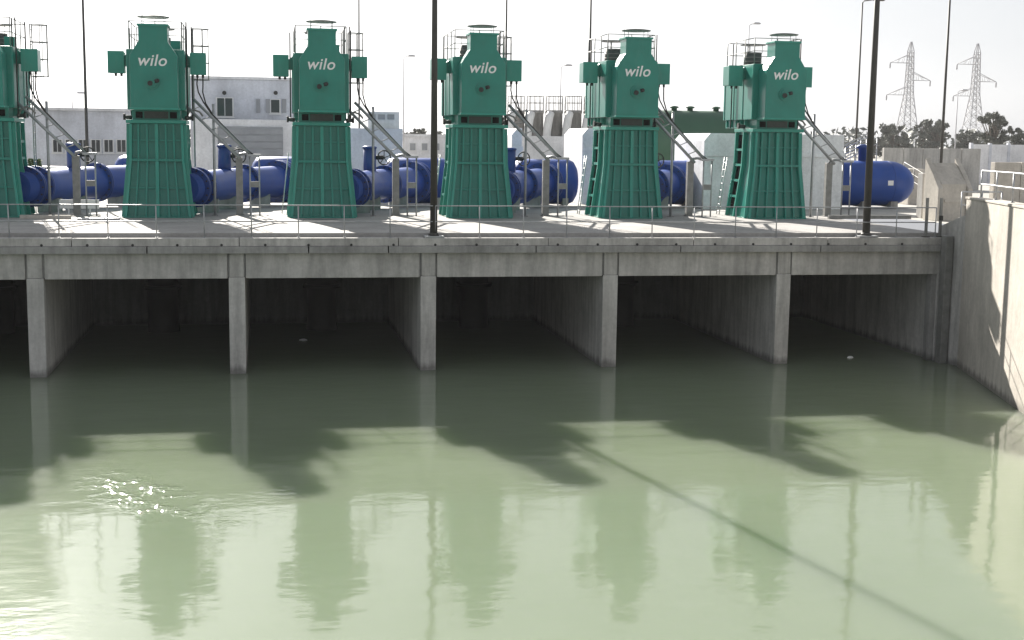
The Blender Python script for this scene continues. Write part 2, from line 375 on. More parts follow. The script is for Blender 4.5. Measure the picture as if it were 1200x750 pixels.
def ped(z):
    for (z0, h0, f0, r0), (z1, h1, f1, r1) in zip(PED[:-1], PED[1:]):
        if z <= z1: t = (z-z0)/(z1-z0); return h0+(h1-h0)*t, f0+(f1-f0)*t, r0+(r1-r0)*t
    return PED[-1][1:]
def make_pump():
    p = thing('vertical_pump', 'x', 'pump', (PX[1], PY, DZ), 'green vertical pumps in a row on the deck')
    # pedestal
    pe = MB().loft([(-h, h, f, r, z) for z, h, f, r in PED]).build('pedestal', 'green_paint', p, 0.012)
    def front_rib(k0, wd, pr, mat='green_rib', z0=0.02, z1=3.70, name='rib'):
        m = MB(); zz = [z0, 2.28, z1] if z0 < 2.28 < z1 else [z0, z1]; b = len(m.v)
        for z in zz:
            h, f, _ = ped(z); x = k0*(h-wd/2)
            m.v += [(x-wd/2, f-pr, z), (x+wd/2, f-pr, z), (x+wd/2, f+0.05, z), (x-wd/2, f+0.05, z)]
        m.face([3, 2, 1, 0]); n = len(zz)
        for k in range(n-1):
            for i in range(4): j = (i+1) % 4; m.face([4*k+i, 4*k+j, 4*k+4+j, 4*k+4+i])
        m.face([4*n-4+i for i in range(4)])
        return m.build(name, mat, pe, 0.008)
    front_rib(-1, 0.10, 0.20); front_rib(1, 0.10, 0.20); front_rib(0, 0.13, 0.17)
    for k in (-0.70, -0.37, 0.35, 0.66): front_rib(k, 0.08, 0.13, 'green_paint')
    for z, pr, t in ((1.18, 0.10, 0.035), (2.28, 0.185, 0.05), (3.06, 0.10, 0.035)):
        h, f, _ = ped(z); box(-h+0.1, h-0.1, f-pr, f+0.04, z-t, z+t).build('stiffener', 'green_rib' if t > .05 else 'green_paint', pe, 0.006)
    for sx in (-1, 1):                     # side openings as flat black painted shade, cross bars, framed by side plates
        m = MB(); zz = [0.35, 2.28, 3.6]
        for z in zz:
            h, f, r = ped(z)
            m.v += [(sx*(h+0.012), r-1.02, z), (sx*(h+0.012), r-0.22, z)]
        for k in range(2): m.face([2*k, 2*k+1, 2*k+3, 2*k+2])
        m.build('side_opening_shade', 'void_shade', pe)
        for yk in (0, 1, 2):
            m = MB()
            for z in (0.02, 2.28, 3.70):
                h, f, r = ped(z); y = [f+0.05, r-1.06, r-0.08][yk]
                xs_ = sorted((sx*(h-0.02), sx*(h+0.13))); m.v += [(xs_[0], y-0.06, z), (xs_[1], y-0.06, z), (xs_[1], y+0.06, z), (xs_[0], y+0.06, z)]
            m.face([3, 2, 1, 0])
            for k in range(2):
                for i in range(4): j = (i+1) % 4; m.face([4*k+i, 4*k+j, 4*k+4+j, 4*k+4+i])
            m.face([8, 9, 10, 11]); m.build('side_rib', 'green_rib', pe, 0.006)
        for z in (0.9, 1.6, 2.28, 2.95):
            h, f, r = ped(z); xs_ = sorted((sx*(h+0.0), sx*(h+0.10))); box(xs_[0], xs_[1], r-1.0, r-0.14, z-0.05, z+0.05).build('cross_bar', 'green_rib', pe)
    box(-1.34, 1.34, -1.36, 1.50, 0.0, 0.05).build('base_plate', 'green_paint', p, 0.01)
    box(-1.16, 1.16, -1.12, 1.22, 3.722, 3.86).build('top_flange', 'green_rib', p, 0.01)
    # lantern between pedestal and motor
    la = box(-0.92, 0.92, -0.92, 1.0, 3.862, 4.245).build('lantern', 'green_paint', p)
    for x in (-0.66, 0.66): box(x-0.13, x+0.13, -0.97, -0.90, 3.93, 4.17).build('opening_shade', 'void_shade', la)  # black blocks on the face paint the shade of two openings
    box(-0.46, 0.46, -0.955, -0.90, 3.92, 4.19).build('mesh_guard', 'mesh_metal', la)
    # motor body with ribbed sides
    bo = box(-1.10, 1.10, -0.84, 2.95, 4.25, 6.62).build('motor_body', 'green_paint', p, 0.02)
    for sx in (-1, 1):
        for k in range(4):
            y = -0.72+k*1.18; xs_ = sorted((sx*1.095, sx*1.122)); box(xs_[0], xs_[1], y-0.06, y+0.06, 4.27, 6.6).build('fin', 'green_rib', bo, 0.005)
        for k in range(5):               # gusset feet under the body
            y = 0.2+k*0.6; xs_ = sorted((sx*0.8, sx*1.06)); box(xs_[0], xs_[1], y-0.03, y+0.03, 3.95, 4.245).build('gusset', 'green_rib', bo)
    box(-1.0, 1.0, 1.22, 2.85, 3.90, 4.245).build('rear_support', 'green_paint', bo)
    # front hood with shoulders and neck
    hood = [(-0.90, 4.27), (0.90, 4.27), (0.90, 6.32), (0.55, 6.86), (0.55, 7.48), (-0.55, 7.48), (-0.55, 6.86), (-0.90, 6.32)]
    ho = MB().prism_y(hood, -1.80, -0.845).build('hood', 'green_paint', p, 0.025)
    box(-0.60, 0.60, -1.84, -0.80, 7.45, 7.53).build('neck_rim', 'green_rib', ho, 0.01)
    box(-0.94, 0.94, -1.83, -0.86, 4.24, 4.32).build('bottom_rim', 'green_rib', ho, 0.01)
    kn = MB().revolve((-0.05, -1.80, 5.30), (-0.05, -2.1, 5.30), [(0, 0.27), (0.05, 0.27), (0.05, 0.19), (0.15, 0.19), (0.15, 0.10), (0.22, 0.10)], 20).build('inspection_cover', 'green_paint', ho)
    MB().cyl((0.03, -1.86, 5.32), (0.17, -2.05, 5.36), 0.075, None, 10).build('handle', 'dark_steel', kn)
    MB().cyl((-0.10, -1.84, 5.27), (-0.13, -2.04, 5.25), 0.10, None, 10).build('plug', 'dark_steel', kn)
    make_text('wilo', 0.62, 'lettering', ho, (-0.06, -1.806, 6.12), 'letter_white')
    # vent disc over the neck
    vd = MB().revolve((0, -1.30, 7.80), (0, -1.30, 7.9), [(0, 0.60), (0.035, 0.62), (0.07, 0.40), (0.085, 0.05)], 28).build('vent_disc', 'disc_metal', p)
    for x in (-0.42, 0.42):
        for y in (-1.62, -1.0): MB().cyl((x, y, 7.48), (x, y, 7.82), 0.012, None, 6).build('disc_stay', 'galvanised', vd)
    # rear vent: mesh drum with its own disc
    rv = MB().cyl((0, 2.35, 6.62), (0, 2.35, 7.30), 0.40, None, 20).build('rear_vent', 'mesh_metal', p)
    for k in range(4): MB().torus((0, 2.35, 6.72+k*0.18), (0, 0, 1), 0.405, 0.016, 20, 5).build('hoop', 'galvanised_dull', rv)
    MB().revolve((0, 2.35, 7.62), (0, 2.35, 7.7), [(0, 0.56), (0.03, 0.58), (0.06, 0.3)], 24).build('rear_disc', 'disc_metal', rv)
    for x, y in ((-.35, 2.1), (.35, 2.1), (0, 2.7)): MB().cyl((x, y, 7.28), (x, y, 7.63), 0.012, None, 6).build('disc_stay', 'galvanised', rv)
    box(0.45, 0.85, 1.3, 1.8, 6.62, 7.12).build('junction_case', 'green_paint', p, 0.01)
    # terminal boxes on arms
    for sx in (-1, 1):
        cx = sx*1.60
        tb = box(cx-0.30, cx+0.30, 0.05, 0.85, 5.72, 6.56).build('terminal_box', 'green_paint', p, 0.015)
        box(cx-0.32, cx+0.32, 0.02, 0.06, 5.70, 6.58).build('lid', 'green_rib', tb, 0.006)
        xs_ = sorted((sx*1.09, sx*1.32)); box(xs_[0], xs_[1], 0.22, 0.66, 6.0, 6.40).build('arm', 'green_paint', tb, 0.01)
        MB().prism_y([(sx*1.09, 6.40), (sx*1.09, 6.56), (sx*1.30, 6.40)] if sx < 0 else [(1.09, 6.56), (1.09, 6.40), (1.30, 6.40)], 0.3, 0.6).build('bracket', 'green_rib', tb)
        gl = sx*1.60+0.06
        for k in (-1, 1): MB().cyl((gl+k*0.11, 0.4, 5.72), (gl+k*0.11, 0.4, 5.60), 0.05, None, 10).build('cable_gland', 'dark_steel', tb)
    # top guard rail and lifting posts
    gr = MB()
    corners = [(-1.02, -0.6), (1.02, -0.6), (1.02, 2.85), (-1.02, 2.85)]
    gd = MB().box(-1.06, 1.06, 0.0, 2.9, 6.622, 6.65).build('roof_plate', 'galvanised_dull', p)
    for (x0, y0), (x1, y1) in zip(corners, corners[1:]+corners[:1]):
        n = 2 if abs(x0-x1) > .1 else 3
        for k in range(n): x = x0+(x1-x0)*k/n; y = y0+(y1-y0)*k/n; MB().cyl((x, y, 6.62), (x, y, 7.72), 0.022, None, 6).build('guard_post', 'galvanised_dull', gd)
        for z in (7.18, 7.72): MB().cyl((x0, y0, z), (x1, y1, z), 0.017, None, 6).build('guard_rail', 'galvanised_dull', gd)
    for x, y, z0, z1 in ((0.98, 0.05, 6.62, 7.75), (1.18, -0.35, 4.0, 7.75), (1.30, 1.1, 3.9, 7.7), (-1.20, 1.6, 3.9, 7.6)):
        MB().cyl((x, y, z0), (x, y, z1), 0.028, None, 8).build('riser_pipe', 'dark_steel', p)
    # caged ladder at the right rear
    ld = MB().cyl((1.28, 2.35, 0), (1.28, 2.35, 7.72), 0.024, None, 8).cyl((1.28, 2.80, 0), (1.28, 2.80, 7.72), 0.024, None, 8).build('ladder_stile', 'galvanised_dull', p)
    for k in range(25): MB().cyl((1.28, 2.35, 0.3+k*0.3), (1.28, 2.80, 0.3+k*0.3), 0.014, None, 6).build('rung', 'galvanised_dull', ld)
    for z in (5.6, 6.3, 7.0, 7.7):
        MB().tube([(1.28+0.66*math.sin(math.pi*i/10), 2.575-0.36*math.cos(math.pi*i/10), z) for i in range(11)], 0.020, 6).build('cage_hoop', 'galvanised_dull', ld)
    for i in (2, 4, 6, 8): x, y = 1.28+0.66*math.sin(math.pi*i/10), 2.575-0.36*math.cos(math.pi*i/10); MB().cyl((x, y, 5.6), (x, y, 7.7), 0.017, None, 6).build('cage_bar', 'galvanised_dull', ld)
    # inclined ladder at the left rear of the pedestal
    l2 = MB().cyl((-1.60, 1.62, 0.02), (-1.30, 1.62, 2.6), 0.022, None, 6).cyl((-1.60, 1.98, 0.02), (-1.30, 1.98, 2.6), 0.022, None, 6).build('step_ladder', 'galvanised', p)
    for k in range(8): t = (k+0.6)/8.4; MB().cyl((-1.60+.30*t, 1.62, 2.6*t), (-1.60+.30*t, 1.98, 2.6*t), 0.013, None, 6).build('rung', 'galvanised', l2)
    # small side fittings at the waist, visible as knobs against the background
    for sx in (-1, 1):
        fi = MB().cyl((sx*1.05, 0.2, 3.95), (sx*1.36, 0.2, 3.98), 0.09, 0.07, 10).build('side_fitting', 'mesh_metal', p)
        MB().revolve((sx*1.30, 0.2, 3.98), (sx*1.42, 0.2, 3.98), [(0, 0.13), (0.08, 0.13)], 12).build('valve_cap', 'dark_steel', fi)
    # column pipe hanging in the bay
    MB().revolve((0, 0.3, -5.6), (0, 0.3, -0.4), [(0, 0.75), (1.2, 0.62), (2.6, 0.62), (2.6, 0.78), (2.75, 0.78), (2.75, 0.62), (5.15, 0.62)], 24).build('column_pipe', 'dark_steel', p)
    return p
pump = make_pump()
# cables and sloping cable ladder beside each pump
def make_tray():
    t = thing('cable_ladder', 'x', 'cable ladder', (PX[1], PY, DZ), 'cable ladders beside the pumps')
    a0, b0 = Vector((1.40, 0.15, 4.72)), Vector((3.62, 0.15, 2.52))
    for s, off in ((0, (0, 0, 0)), (1, (-0.42, 0.0, -0.16))):
        o = Vector(off); a1 = a0+o+(Vector((0, 0, 0)) if s == 0 else Vector((0.1, 0, -.1))); b1 = b0+o
        MB().tube([a1, b1], 0.062, 8).build('stringer', 'galvanised', t)
    for k in range(5):
        q = a0.lerp(b0, (k+0.7)/5.6); MB().tube([q, q+Vector((-0.40, 0, -0.16))], 0.022, 6).build('rung', 'galvanised', t)
    # lead-in hoop from the pump waist to the ladder
    MB().tube([(1.10, 0.1, 3.95), (1.22, 0.12, 4.22), (1.40, 0.14, 4.30), (1.62, 0.15, 4.22), (1.75, 0.15, 4.05)], 0.04, 8).build('hoop', 'galvanised_dull', t)
    p1 = MB().cyl((2.17, 0.20, 0), (2.17, 0.20, 4.55), 0.055, None, 10).build('support_post', 'galvanised', t)
    box(2.05, 2.29, 0.08, 0.32, 0, 0.03).build('foot', 'galvanised_dull', p1)
    # drop: two thin legs and a square duct at the lower end
    hd = box(3.50, 4.05, 0.02, 0.30, 2.44, 2.54).build('drop_head', 'galvanised', t, 0.008)
    for x in (3.60, 3.98): MB().cyl((x, 0.14, 0), (x, 0.14, 2.45), 0.034, None, 8).build('leg', 'galvanised', t)
    box(3.60, 3.98, 0.11, 0.17, 1.18, 1.42).build('leg_tie', 'galvanised_dull', t)
    du = box(3.02, 3.30, 0.55, 0.80, 0, 2.40).build('cable_duct', 'galvanised_dull', t, 0.01)
    MB().tube([(3.16, 0.66, 2.38), (3.2, 0.6, 2.52), (3.4, 0.4, 2.56), (3.6, 0.2, 2.5)], 0.06, 8).build('duct_bend', 'galvanised', du)
    box(2.98, 3.34, 0.50, 0.85, 0, 0.04).build('foot', 'galvanised_dull', du)
    for k, dx in enumerate((-0.05, 0.17)):
        MB().tube([(1.60+dx, 0.40, 5.62), (1.58+dx*1.1, 0.38, 5.35), (1.62+dx*.8, 0.30, 5.02), (1.80+dx*.4, 0.20, 4.62-k*.05), (2.10+dx*.3, 0.17, 4.16-k*.05), (3.5, 0.16, 2.70-k*.05), (3.78, 0.15, 2.5)], 0.028, 7).build('power_cable', 'cable_black', t)
    return t
tray = make_tray()
# blue discharge pipe with valve tower, running obliquely back from each pump
def make_pipe():
    t = thing('discharge_pipe', 'x', 'pipe', (PX[1], PY, DZ), 'blue discharge pipes behind the pumps')
    A, B, E, Z = Vector((0.95, -0.2, 1.12)), Vector((2.45, 5.5, 1.12)), Vector((5.0, 9.9, 1.12)), 1.12
    path = [A, A.lerp(B, .5), A.lerp(B, .88), B, B.lerp(E, .12), B.lerp(E, .5), E, Vector((5.35, 10.9, 1.16))]
    MB().tube(path, [0.62, 0.66, 0.68, 0.69, 0.70, 0.72, 0.76, 0.76], 28).build('pipe_barrel', 'blue_paint', t)
    def flange(q, d, r, th, name='flange'):
        d = d.normalized(); f = MB().revolve(q-d*th, q+d*th, [(0, r), (th-0.02, r), (th-0.02, r*.97), (th+0.02, r*.97), (th+0.02, r), (2*th, r)], 28).build(name, 'blue_dark', t)
        u = d.cross(Vector((0, 0, 1))).normalized(); v = Vector((0, 0, 1)); m = MB()
        for k in range(16):
            a = 2*math.pi*k/16; c = q+(u*math.cos(a)+v*math.sin(a))*(r*0.90); m.cyl(c-d*(th+0.05), c+d*(th+0.05), 0.035, None, 6)
        m.build('flange_bolts', 'dark_steel', f); return f
    dA, dE = (B-A), (E-B)
    flange(A.lerp(B, .16), dA, 0.84, 0.10); flange(A.lerp(B, .30), dA, 0.84, 0.08)
    flange(B.lerp(E, .30), dE, 0.88, 0.08); flange(B.lerp(E, .92), dE, 1.02, 0.16); flange(B.lerp(E, 1.0), dE, 1.02, 0.10)
    # big end vessel lying across the pipes
    vs = MB().revolve((3.5, 11.0, 1.16), (6.9, 11.0, 1.16), [(0, 0.35), (0.10, 0.80), (0.28, 1.06), (0.5, 1.14), (3.0, 1.14), (3.2, 1.05), (3.35, 0.80), (3.42, 0.35)], 32).build('end_vessel', 'blue_paint', t)
    for x in (4.2, 6.2): box(x-0.15, x+0.15, 10.2, 11.8, 0, 0.5).build('saddle', 'concrete_light', vs)
    # valve tower with handwheel
    tw = MB().cyl((2.42, 5.45, 1.5), (2.42, 5.45, 2.80), 0.29, None, 20).build('valve_tower', 'blue_dark', t)
    MB().revolve((2.42, 5.45, 2.78), (2.42, 5.45, 2.95), [(0, 0.33), (0.08, 0.33), (0.12, 0.2)], 20).build('tower_cap', 'blue_dark', tw)
    MB().revolve((2.42, 5.45, 1.62), (2.42, 5.45, 1.9), [(0, 0.40), (0.12, 0.40)], 20).build('tower_flange', 'blue_dark', tw)
    hw = MB().torus((3.06, 5.25, 2.38), (0.35, -1, 0), 0.32, 0.03, 24, 6).build('handwheel', 'dark_steel', tw)
    ax = Vector((0.35, -1, 0)).normalized(); u = Vector((1, .35, 0)).normalized(); cc = Vector((3.06, 5.25, 2.38))
    for k in range(5):
        a = 2*math.pi*k/5+.3; MB().cyl(cc, cc+(u*math.cos(a)+Vector((0, 0, 1))*math.sin(a))*0.32, 0.02, None, 6).build('spoke', 'dark_steel', hw)
    MB().cyl((2.6, 5.45, 2.38), (3.06, 5.45, 2.38), 0.10, None, 10).build('gear_shaft', 'dark_steel', tw); MB().cyl((3.06, 5.5, 2.38), (3.06, 5.15, 2.38), 0.05, None, 8).build('wheel_hub', 'dark_steel', tw)
    for q in (A.lerp(B, .55), B, B.lerp(E, .6)):
        box(q.x-0.45, q.x+0.45, q.y-0.28, q.y+0.28, 0, 0.58).build('support_block', 'concrete_dark', t)
    return t
pipe = make_pipe()
index_kids()
for i, x in enumerate(PX):
    pu = pump if i == 1 else copy_tree(pump); pu.location = (x, PY, DZ)
    tr = tray if i == 1 else copy_tree(tray); tr.location = (x, PY, DZ)
    pu['label'] = 'green wilo vertical pump with tall motor housing, '+ordn(i)
    tr['label'] = 'sloping cable ladder beside the green pump '+ordn(i)
    if i < 5:
        pi = pipe if i == 1 else copy_tree(pipe); pi.location = (x, PY, DZ)
        pi['label'] = 'blue flanged discharge pipe and valve tower behind the pump '+ordn(i)

# last blue vessel beside the right-hand pump
v5 = thing('pressure_vessel', 'large blue dome-ended vessel lying on the deck beyond the last pump', 'vessel', (36.85, 20.6, DZ))
MB().revolve((1.0, 0, 1.22), (5.2, 0, 1.22), [(-2.0, .7), (-1.96, 1.0), (-1.9, 1.18), (2.1, 1.18), (2.45, 1.14), (2.8, 1.02), (3.1, 0.84), (3.32, 0.58), (3.43, 0.3), (3.46, 0.08)], 40).build('shell', 'blue_paint', v5)
MB().torus((3.0, 0, 1.22), (1, 0, 0), 1.182, 0.012, 40, 6).build('weld_seam', 'blue_dark', v5)
box(2.55, 2.85, -1.20, -1.165, 1.15, 1.40).build('label_plate', 'white_paint', v5)
for x in (1.5, 3.1): box(x-0.2, x+0.2, -0.9, 0.9, 0, 0.3).build('saddle', 'concrete_dark', v5)
ds = MB().revolve((1.6, 0, 2.2), (1.6, 0, 3.4), [(0, 0.22), (0.85, 0.22), (0.85, 0.31), (0.98, 0.31), (1.06, 0.12)], 20).build('nozzle', 'blue_dark', v5)
st = thing('access_stair', 'pale handrails of a short stair over the blue dome-ended vessel', 'stair', (39.0, 22.75, DZ))
for k in range(3):
    for y in (-0.35, 0.35):
        MB().tube([(-0.7, y, 2.4+k*0.33), (1.1, y, 3.3+k*0.33)], 0.035, 6).build('handrail', 'galvanised', st)
for x, z in ((-0.7, 3.06), (-0.1, 3.36), (0.5, 3.66), (1.1, 3.96)):
    for y in (-0.35, 0.35): MB().cyl((x, y, 0), (x, y, z), 0.03, None, 6).build('stair_post', 'galvanised', st)
for k in range(9): box(-0.75+k*0.21, -0.53+k*0.21, -0.33, 0.33, 1.95+k*0.10, 1.98+k*0.10).build('tread', 'galvanised_dull', st)

# sawn timbers, cartons and covers lying on the deck
def slab_item(name, label, cat, x, y, L, W, H, rz, mat, group=None):
    o = MB().box(-L/2, L/2, -W/2, W/2, 0, H).build(name, mat, None, 0.006, (x, y, DZ+0.002)); o.rotation_euler.z = rz; tag(o, label, cat, group); return o
slab_item('steel_beam', 'long grey steel beam lying on the deck before the blue vessel', 'beam', 33.6, 9.2, 3.9, 0.16, 0.16, 0.02, 'galvanised_dull')
slab_item('cover_plate', 'pale cover plate lying tilted on the deck by the second bay', 'plate', 1.2, 7.2, 1.5, 0.5, 0.10, 0.5, 'galvanised')
slab_item('plank', 'pale plank lying on the deck between the two left pumps', 'plank', -0.9, 8.3, 1.9, 0.2, 0.14, -0.1, 'concrete_light')
slab_item('floor_hatch', 'closed flat steel hatch set on the deck before the pump row', 'hatch', 9.6, 7.4, 1.3, 0.8, 0.05, 0.05, 'galvanised_dull')
ct = thing('notice_stand', 'white twin notice boards standing on the deck behind the railing', 'sign', (0.0, 11.0, DZ))
for x in (-0.42, 0.42): box(x-0.36, x+0.36, -0.02, 0.02, 0.25, 0.62).build('board', 'white_paint', ct, 0.004)
for x in (-0.42, 0.42): box(x-0.03, x+0.03, 0.021, 0.06, 0, 0.6).build('post', 'white_paint', ct)

# ------------------------------------------------------------------ light poles
def pole(label, base, h, r0, r1, mat='pole_steel', head=True, plate=True, group='light poles', arm=0.9, az=0):
    t = thing('light_pole', label, 'light pole', base, group, az)
    MB().cyl((0, 0, 0), (0, 0, h), r0, r1, 14).build('shaft', mat, t)
    if plate:
        box(-r0*2.6, r0*2.6, -r0*2.0, r0*2.0, 0.0, 0.06).build('base_plate', 'galvanised', t, 0.006)
        MB().revolve((0, 0, 0.06), (0, 0, 0.3), [(0, r0*1.5), (0.1, r0*1.15)], 14).build('collar', mat, t)
    if head:
        MB().tube([(0, 0, h-0.05), (0.1, 0, h+0.1), (arm, 0, h+0.22)], r1*0.8, 6).build('arm', mat, t)
        MB().loft([(arm-.1, arm+.5, -.13, .13, h+.13), (arm-.15, arm+.55, -.17, .17, h+.22), (arm-.05, arm+.4, -.1, .1, h+.30)]).build('lamp_head', mat, t, 0.01)
    return t
pole('tall dark light pole at the deck edge in front of a pier', (13.20, 0.20, 4.635), 12.0, 0.13, 0.075)
pole('tall dark light pole at the deck edge before the blue vessel', (29.22, 0.22, 4.635), 12.0, 0.14, 0.08)
def back_pole(label, xy_top, xy_bot, Y, r, h=None, **kw):
    b = at(*xy_bot, Y); base = (b.x, Y, gz)
    tp = at(*xy_top, Y); pole(label, base, (tp.z-gz) if h is None else h, r, r*0.6, plate=False, **kw)
back_pole('slim dark light pole rising between the two left-hand pumps', (95, 0), (103, 200), 24, 0.09, 10.8)
back_pole('slim dark light pole rising beside the fourth pump from the wall', (421, 0), (421, 150), 30, 0.06, 12.2)
back_pole('slim dark light pole rising behind the third pump from the wall', (594, 0), (592, 150), 30, 0.075, 12.2)
back_pole('slim dark light pole rising beside the second pump from the wall', (692, 0), (689, 180), 30, 0.085, 12.2)
back_pole('slim light pole rising behind the blue vessel, its lamp just in view', (1013, 3), (1003, 170), 34, 0.075)
back_pole('slim dark light pole rising beyond the blue dome end before the pylons', (1118, 0), (1103, 185), 24, 0.09, 11.6)
for lab, tp, bt, Y in (('distant thin street light over the low white building', (473, 68), (473, 190), 75),
                       ('distant thin street light over the concrete tank row', (657, 79), (656, 170), 75),
                       ('distant thin street light before the low grey building', (85, 112), (87, 200), 60),
                       ('distant floodlight pole showing above the pump nearest the wall', (878, 30), (872, 200), 70),
                       ('distant thin street light between the two pylons', (1121, 108), (1118, 190), 80)):
    back_pole(lab, tp, bt, Y, 0.07, mat='far_steel', group='distant street lights', arm=0.5)

# ------------------------------------------------------------------ background buildings
def gz_box(a, b, Y, depth):      # pixel corners (x0,ytop),(x1) -> box from ground
    p = at(a[0], a[1], Y); q = at(b, a[1], Y); return p.x, q.x, Y, Y+depth, gz, p.z
def rect(x0, y0, x1, y1, Y): p = at(x0, y0, Y); q = at(x1, y1, Y); return p.x, q.x, q.z, p.z
b1 = thing('shuttered_building', 'two-storey pale grey flat-roofed building with shuttered windows', 'building', (0, 0, 0))
x0, x1, y0, y1, z0, z1 = gz_box((222, 92), 372, 45, 14)
box(x0, x1, y0, y1, z0, z1).build('wall', 'render_grey', b1, 0.03)
box(x0-.15, x1+.15, y0-.15, y1+.15, z1+.003, z1+.18).build('parapet', 'render_white', b1, 0.02)
def window(par, x0, y0, x1, y1, Y, panes=1, kind='window_dark', fr='frame_white'):
    a, b, c, d = rect(x0, y0, x1, y1, Y)
    f = box(a-.06, b+.06, Y-.10, Y+.02, c-.06, d+.06).build('window', fr, par, 0.01)
    for k in range(panes):
        wv = (b-a)/panes; box(a+wv*k+.03, a+wv*(k+1)-.03, Y-.125, Y-.095, c, d).build('pane', kind, f)
    box(a-.1, b+.1, Y-.2, Y-.09, c-.14, c-.065).build('sill', fr, f)
window(b1, 254, 115, 273, 136, 45, 2); window(b1, 317, 117, 328, 132, 45, 1)
for xx in (300, 311.5, 330.5):
    a, b, c, d = rect(xx, 116, xx+5, 132, 45); box(a, b, 44.88, 44.995, c, d).build('shutter', 'shutter_grey', b1, 0.01)
for xx in (263, 323):
    q = at(xx, 109, 45); MB().revolve((q.x, 44.99, q.z), (q.x, 44.7, q.z), [(0, .06), (.15, .06), (.15, .12), (.3, .14)], 10).build('wall_lamp', 'dark_steel', b1)
b2 = thing('low_wing', 'low white flat-roofed wing in front of the shuttered building', 'building', (0, 0, 0))
x0, x1, y0, y1, z0, z1 = gz_box((226, 139), 342, 40, 4.8)
box(x0, x1, y0, y1, z0, z1).build('wall', 'render_white', b2, 0.03)
a, b, c, d = rect(255, 148, 332, 196, 40); box(a, b, 39.85, 39.99, gz, d).build('roller_door', 'shutter_grey', b2, 0.01)
for k in range(9): box(a+.03, b-.03, 39.81, 39.848, gz+.12+k*.42, gz+.46+k*.42).build('door_slat', 'shutter_grey', b2, 0.01) if gz+.46+k*.42 < d else None
b3 = thing('long_low_building', 'long low pale building with a dark window band behind the left pumps', 'building', (0, 0, 0))
x0, x1, y0, y1, z0, z1 = gz_box((27, 129), 152, 52, 12)
box(x0, x1, y0, y1, z0, z1).build('wall', 'render_grey', b3, 0.03)
box(x0-.2, x1+.2, y0-.3, y1, z1+.003, z1+.2).build('roof_edge', 'render_white', b3, 0.02)
for k in range(6):
    xa = 62+k*15; a, b, c, d = rect(xa, 163, xa+11, 178, 52); window(b3, xa, 164, xa+11, 178, 52, 2)
b4 = thing('stepped_block', 'pale grey concrete valve house with a stepped roof by the fourth pump', 'valve house', (0, 0, 0))
x0, x1, y0, y1, z0, z1 = gz_box((408, 150), 472, 27, 4)
box(x0, x1, y0, y1, z0, z1).build('wall', 'render_grey', b4, 0.03)
q0, q1 = at(430, 131, 29), at(466, 131, 29); box(q0.x, q1.x, 28, 30.5, z1+.003, q0.z).build('roof_box', 'render_white', b4, 0.02)
for k in range(3): xx = 432+k*11; a, b, c, d = rect(xx, 134, xx+8, 140, 28); box(a, b, 27.94, 27.995, c, d).build('vent', 'shutter_grey', b4)
b5 = thing('distant_white_building', 'distant low white building beside the fourth and third pumps', 'building', (0, 0, 0))
x0, x1, y0, y1, z0, z1 = gz_box((474, 160), 545, 85, 12)
box(x0, x1, y0, y1, z0, z1).build('wall', 'render_white', b5, 0.03); box(x0-.2, x1+.2, y0-.2, y1, z1+.003, z1+.25).build('parapet', 'render_white', b5)
for k in range(4): xx = 480+k*14; window(b5, xx, 168, xx+7, 176, 85, 1, 'shutter_grey')
# concrete anchor blocks with chamfered shoulders
def anchor_block(label, xl, xr, ytop, Y, depth=4.0, group='chamfered anchor blocks'):
    p, q = at(xl, ytop, Y), at(xr, ytop, Y); cx = p.x; wv = q.x-p.x; h = p.z-gz
    t = thing('anchor_block', label, 'concrete block', (cx, Y, gz), group)
    ch_ = 0.9
    m = MB().prism_y([(0, 0), (wv, 0), (wv, h), (0.30, h), (0, h-0.35)], 0.0, depth); m.build('block', 'render_white', t, 0.03)
    box(0.02, wv+0.05, -0.08, -0.003, h*0.70, h*0.76).build('ledge', 'render_white', t, 0.01)
    return t
anchor_block('pale chamfered concrete block beside the third pump from the wall', 600, 612, 150, 24, 4.5)
anchor_block('pale chamfered concrete block beside the second pump from the wall', 683, 715, 150, 23, 4.5)
b6 = anchor_block('wide pale concrete valve house behind the pump nearest the wall', 826, 990, 156, 18.6, 5, 'x'); del b6['group']; b6['category'] = 'valve house'

# row of concrete tanks, each with a white curved tube at its left
tk = None
for k in range(5):
    xx = 596+k*22.5; p = at(xx, 129, 62); q = at(xx+21, 129, 62); rr = (q.x-p.x)/2*0.94
    t = thing('settling_tank', 'x', 'tank', ((p.x+q.x)/2, 62+rr, gz), 'row of concrete tanks')
    t['label'] = 'weathered grey round concrete tank, '+['next to the third pump', 'second from the third pump', 'middle one of its row', 'second from the second pump', 'next to the second pump'][k]+' in its row'*(k in (1, 3))
    h = p.z-gz
    MB().revolve((0, 0, 0), (0, 0, h), [(0, rr), (h-.25, rr), (h-.25, rr*1.06), (h, rr*1.06)], 28).build('shell', 'tank_concrete', t)
    MB().tube([(-rr*1.12, -rr*.85, h*.2), (-rr*1.1, -rr*.9, h*.5), (-rr*.98, -rr*.85, h*.72), (-rr*.75, -rr*.75, h*.88), (-rr*.45, -rr*.6, h*.97)], 0.34, 12).build('white_bend', 'white_paint', t)
    for a in range(10):
        an = 2*math.pi*a/10+.2; MB().cyl((rr*math.cos(an), rr*math.sin(an), h), (rr*math.cos(an), rr*math.sin(an), h+1.15), 0.028, None, 6).build('rail_post', 'galvanised_dull', t)
    for z in (h+.6, h+1.15): MB().torus((0, 0, z), (0, 0, 1), rr, 0.022, 24, 5).build('rail_ring', 'galvanised_dull', t)
lw = at(600, 159, 58); rw = at(705, 159, 58)
tag(box(lw.x, rw.x, 58, 58.6, gz, lw.z).build('low_wall', 'render_white', None, 0.02), 'low white wall in front of the concrete tank row', 'wall')
